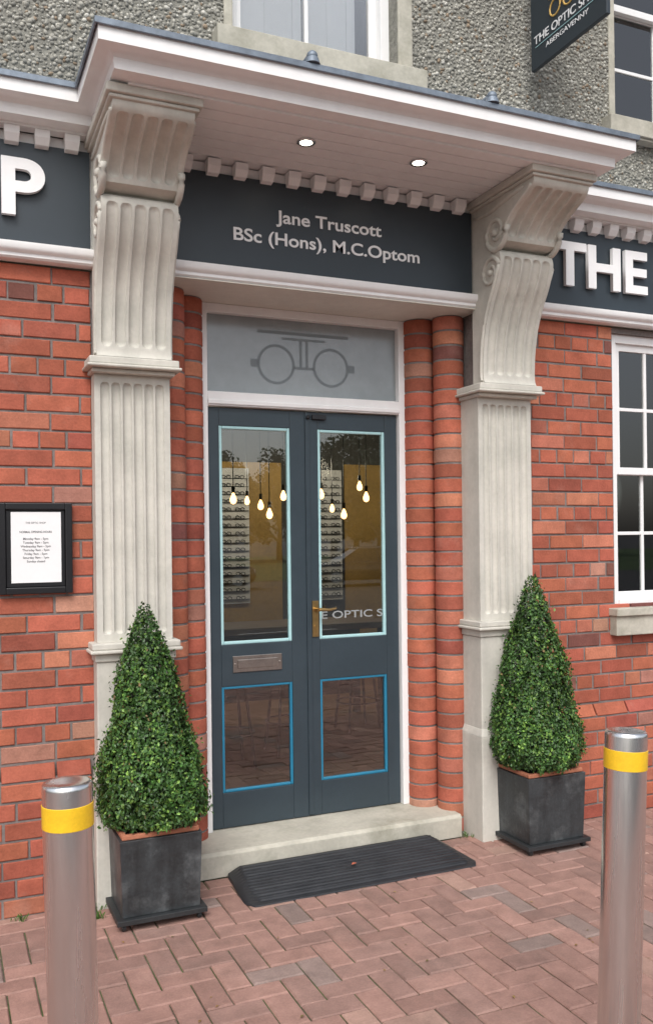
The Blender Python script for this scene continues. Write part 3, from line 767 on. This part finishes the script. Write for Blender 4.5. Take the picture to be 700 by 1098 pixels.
# ------------------------------------------------------------ shop interior objects
def pendant(x,y,z):
    mb=MB(); mb.tube([(x,y,2.93),(x,y,z+.075)],.0035,6); mb.cyl(x,y,z+.038,z+.085,.013,n=12); mb.cyl(x,y,2.90,2.929,.04,n=16); a=mb.build('cord_and_holder','black',smooth=False)
    mb=MB(); mb.lathe(x,y,[(.006,z+.038),(.013,z+.022),(.022,z),(.024,z-.016),(.018,z-.034),(.005,z-.042)],n=16); b=mb.build('filament_bulb','bulb',smooth=True)
    group('pendant_lamp',[a,b])
for (px_,d,z) in ((.300,6.2,2.02),(.318,6.0,1.92),(.352,6.6,1.90),(.363,6.2,1.82),(.381,6.5,1.97),(.4306,6.4,1.98),(.461,6.3,1.82),(.483,6.6,2.06),(.492,6.2,1.95),(.335,7.6,1.98),(.445,7.8,1.92)):
    pendant(px_*d,d-4.1,z)
for x,y in((2.3,3.9),(3.4,3.9),(4.6,3.7)):
    l=bpy.data.lights.new('warm_room_light','POINT'); l.energy=17; l.color=(1,.84,.64); l.shadow_soft_size=.12
    o=bpy.data.objects.new('room_point_light',l); o.location=(x,y,2.3); COL.objects.link(o)  # added point lights for warm room light, set apart from the hanging bulbs
def display(x0,x1,z0,z1,y):
    mb=MB(); mb.box(x0,x1,y-.03,y,z0,z1); o=[mb.build('white_panel','paper')]
    mb=MB(); z=z0+.06
    while z<z1-.04:
        mb.box(x0+.01,x1-.01,y-.05,y-.0305,z-.018,z-.012); x=x0+.06
        while x<x1-.05:
            for s in(-.028,.028):
                mb.tube([(x+s+.022*math.cos(t*math.pi/5),y-.055,z+.017*math.sin(t*math.pi/5)) for t in range(10)],.0045,5,closed=True)
            mb.tube([(x-.008,y-.055,z+.004),(x+.008,y-.055,z+.004)],.003,4); x+=.15
        z+=.085
    o.append(mb.build('spectacle_frames','black')); group('spectacle_display',o)
display(2.55,3.02,.95,2.38,4.88); display(3.50,4.10,.95,2.38,4.88); display(4.9,5.5,.95,2.38,4.88); display(1.4,2.1,.95,2.38,4.88)
def stool(x,y):
    mb=MB(); mb.lathe(x,y,[(.16,.74),(.17,.75),(.17,.775),(.155,.785)],n=24); a=mb.build('seat','wood')
    mb=MB()
    for k in range(4):
        t=math.pi/4+k*math.pi/2; mb.tube([(x+.11*math.cos(t),y+.11*math.sin(t),.74),(x+.19*math.cos(t),y+.19*math.sin(t),.125)],.011,8)
    mb.tube([(x+.165*math.cos(k*math.pi/12),y+.165*math.sin(k*math.pi/12),.35) for k in range(24)],.007,6,closed=True)
    b=mb.build('legs','black'); group('bar_stool',[a,b])
stool(1.75,1.55); stool(2.25,1.75); stool(3.0,2.2)
mb=MB(); mb.box(1.5,3.4,2.3,2.9,.90,.95); a=mb.build('top','wood',bevel=.004); mb=MB()
for x in(1.6,3.3):
    for y in(2.36,2.84): mb.box(x-.025,x+.025,y-.025,y+.025,.125,.899)
mb.box(1.6,3.3,2.80,2.82,.3,.895); b=mb.build('legs_and_modesty_panel','dark'); group('high_table',[a,b])
mb=MB(); mb.box(3.75,4.9,2.5,3.0,.125,1.02); a=mb.build('counter_body','dark',bevel=.004); mb=MB(); mb.box(3.7,4.95,2.45,3.05,1.021,1.06); b=mb.build('counter_top','wood',bevel=.004); group('shop_counter',[a,b])

# ------------------------------------------------------------ across the road (seen in reflections)
def tree_mesh(seed,H=9,R=3.6):
    r=np.random.default_rng(seed); rr=random.Random(seed)
    mb=MB(); mb.m=0
    mb.tube([(0,0,-.2),(.05,0,1.2),(0,.1,2.6),(.1,0,4.5),(0,0,H*.75)],[.32,.25,.20,.14,.04],10)
    ends=[]
    for k in range(18):
        a=rr.uniform(0,6.28); z0=rr.uniform(1.5,H*.65); l=rr.uniform(.5,.95)*R*(1-.4*(z0/H)); z1=z0+l*rr.uniform(.2,.9)
        e=(l*math.cos(a),l*math.sin(a),z1); ends.append(e)
        mb.tube([(0,0,z0),(e[0]*.5,e[1]*.5,z0+(z1-z0)*.4),e],[.09,.06,.02],6)
    ends+=[(0,0,H*.85),(.8,.3,H*.75),(-.7,-.5,H*.72)]
    mb.c=[(.1,.07,.05,1)]*len(mb.v); mb.hascol=True; mb.m=1
    for e in ends:
        for sub in range(3):
            c=np.array(e)+r.normal(0,.55,3); rad=r.uniform(.6,1.2)
            n=190; d=r.normal(0,1,(n,3)); d/=np.linalg.norm(d,axis=1)[:,None]; P=c+d*rad*(r.uniform(0,1,(n,1))**.4)
            for p,q in zip(P,d):
                u=r.normal(0,1,3);u/=np.linalg.norm(u); v=np.cross(u,r.normal(0,1,3)); v/=np.linalg.norm(v)+1e-6; s=r.uniform(.10,.19)
                k=.6+.5*max(0,q[2])+r.uniform(-.15,.2); col=(.038*k,.066*k,.020*k)  # leaves atop each clump lighter, light from above put into their colour
                mb.add([tuple(p-u*s),tuple(p+v*s*.6),tuple(p+u*s),tuple(p-v*s*.6)],[(0,1,2,3)],col)
    return mb.build('tree',['bark','tleaf'])
t0=tree_mesh(1); t0.location=(26,-46,-.14); t0.scale=(1.15,1.15,1.15)
TR=[(8,-55,.85,1),(15,-58,.75,2),(38,-52,1.0,3),(-6,-50,.9,4),(48,-60,1.1,5),(-20,-55,1.0,.5),(20,-62,.9,2.2),(31,-60,1.0,4.4)]
rt=random.Random(5)
for k in range(14): TR.append((-14+k*5+rt.uniform(-1,1),-66+rt.uniform(-3,3),rt.uniform(.8,1.1),rt.uniform(0,6)))
for i,(x,y,s,rz) in enumerate(TR):
    o=bpy.data.objects.new('tree',t0.data); COL.objects.link(o); o.location=(x,y,-.14); o.scale=(s,s,s); o.rotation_euler=(0,0,rz)
def car(loc,rz,name='parked_car'):
    secs=[(-2.1,.35,.62,.62),(-1.95,.22,.80,.78),(-1.3,.20,.86,.84),(-.9,.20,.93,.86),(.9,.20,.92,.87),(1.5,.20,.90,.86),(1.95,.22,.82,.80),(2.12,.38,.66,.62)]
    mb=MB(); V=[];F=[]; q=8
    for x,zb,zt,hw in secs:
        hw*=.98; V+= [(x,-hw*.92,zb),(x,-hw,zb+.12),(x,-hw,zt-.18),(x,-hw*.90,zt),(x,hw*.90,zt),(x,hw,zt-.18),(x,hw,zb+.12),(x,hw*.92,zb)]
    for k in range(len(secs)-1):
        for i in range(q): F.append((k*q+i,k*q+(i+1)%q,(k+1)*q+(i+1)%q,(k+1)*q+i))
    F+=[tuple(range(q))[::-1],tuple((len(secs)-1)*q+i for i in range(q))]; mb.add(V,F); o=[mb.build('body','carp',smooth=True)]
    mb=MB(); mb.add([(-1.15,-.76,.90),(1.75,-.76,.90),(1.75,.76,.90),(-1.15,.76,.90),(-.35,-.60,1.40),(1.05,-.60,1.42),(1.05,.60,1.42),(-.35,.60,1.40)],[(0,1,5,4),(1,2,6,5),(2,3,7,6),(3,0,4,7)]); o.append(mb.build('windows','cglass'))
    mb=MB(); mb.add([(-.40,-.61,1.395),(1.10,-.61,1.415),(1.10,.61,1.415),(-.40,.61,1.395),(-.25,-.5,1.46),(.95,-.5,1.47),(.95,.5,1.47),(-.25,.5,1.46)],[(0,1,5,4),(1,2,6,5),(2,3,7,6),(3,0,4,7),(4,5,6,7)])
    for y in(-1,1):
        mb.tube([(-1.2,.77*y,.89),(-.38,.61*y,1.41)],.03,6); mb.tube([(1.8,.77*y,.89),(1.08,.61*y,1.42)],.04,6); mb.tube([(.35,.77*y,.9),(.30,.61*y,1.41)],.03,6)
    o.append(mb.build('roof_and_pillars','carp'))
    mb=MB()
    for x in(-1.35,1.35):
        for y in(-.87,.67): mb.cyl(x,.32,y,y+.2,.32,n=24,axis='y')
    o.append(mb.build('tyres','tyre'))
    mb=MB()
    for x in(-1.35,1.35):
        for y in(-.878,.872): mb.cyl(x,.32,y,y+.006,.20,n=20,axis='y')
    mb.box(-2.08,-1.98,-.7,-.45,.58,.70); mb.box(-2.08,-1.98,.45,.7,.58,.70); o.append(mb.build('wheel_trims_and_headlamps','steel'))
    mb=MB(); mb.box(1.99,2.08,-.72,-.5,.62,.78); mb.box(1.99,2.08,.5,.72,.62,.78); o.append(mb.build('tail_lamps','tail'))
    e=group(name,o); e.location=loc; e.rotation_euler=(0,0,rz)
car((14.6,-25.2,-.14),.1); car((20.6,-25.8,-.14),.08); car((8.2,-25.6,-.14),3.2)

# ------------------------------------------------------------ world, light, camera
wd=bpy.data.worlds.new('World'); sc.world=wd; wd.use_nodes=True; nt=wd.node_tree
bg=nt.nodes['Background']; sky=N(nt,'ShaderNodeTexSky',sky_type='NISHITA'); sky.sun_disc=False
el=math.radians(48); rot=math.radians(205); sky.sun_elevation=el; sky.sun_rotation=rot; sky.air_density=1.0; sky.dust_density=3.5
hs=N(nt,'ShaderNodeHueSaturation'); hs.inputs['Saturation'].default_value=.45; hs.inputs['Value'].default_value=1.35
nt.links.new(sky.outputs[0],hs.inputs['Color']); nt.links.new(hs.outputs[0],bg.inputs[0]); bg.inputs[1].default_value=.15
sd=Vector((math.sin(rot)*math.cos(el),math.cos(rot)*math.cos(el),math.sin(el)))
l=bpy.data.lights.new('sun','SUN'); l.energy=1.55; l.angle=math.radians(24); l.color=(1,.985,.965)
o=bpy.data.objects.new('sun',l); COL.objects.link(o); o.rotation_euler=sd.to_track_quat('Z','Y').to_euler(); o.location=(-5,-10,15)
cam=bpy.data.cameras.new('camera'); co=bpy.data.objects.new('camera',cam); COL.objects.link(co); sc.camera=co
cam.sensor_fit='AUTO'; cam.sensor_width=36; cam.lens=950/1098*36; cam.shift_y=.0255; cam.clip_end=2000; cam.clip_start=.05
R=Matrix.Rotation(-math.atan(.437),4,'Z')@Matrix.Rotation(math.pi/2,4,'X')@Matrix.Rotation(-.012,4,'Z')
co.matrix_world=Matrix.Translation((0,-4.10,1.63))@R
sc.view_settings.view_transform='Standard'; sc.view_settings.look='None'; sc.view_settings.exposure=0
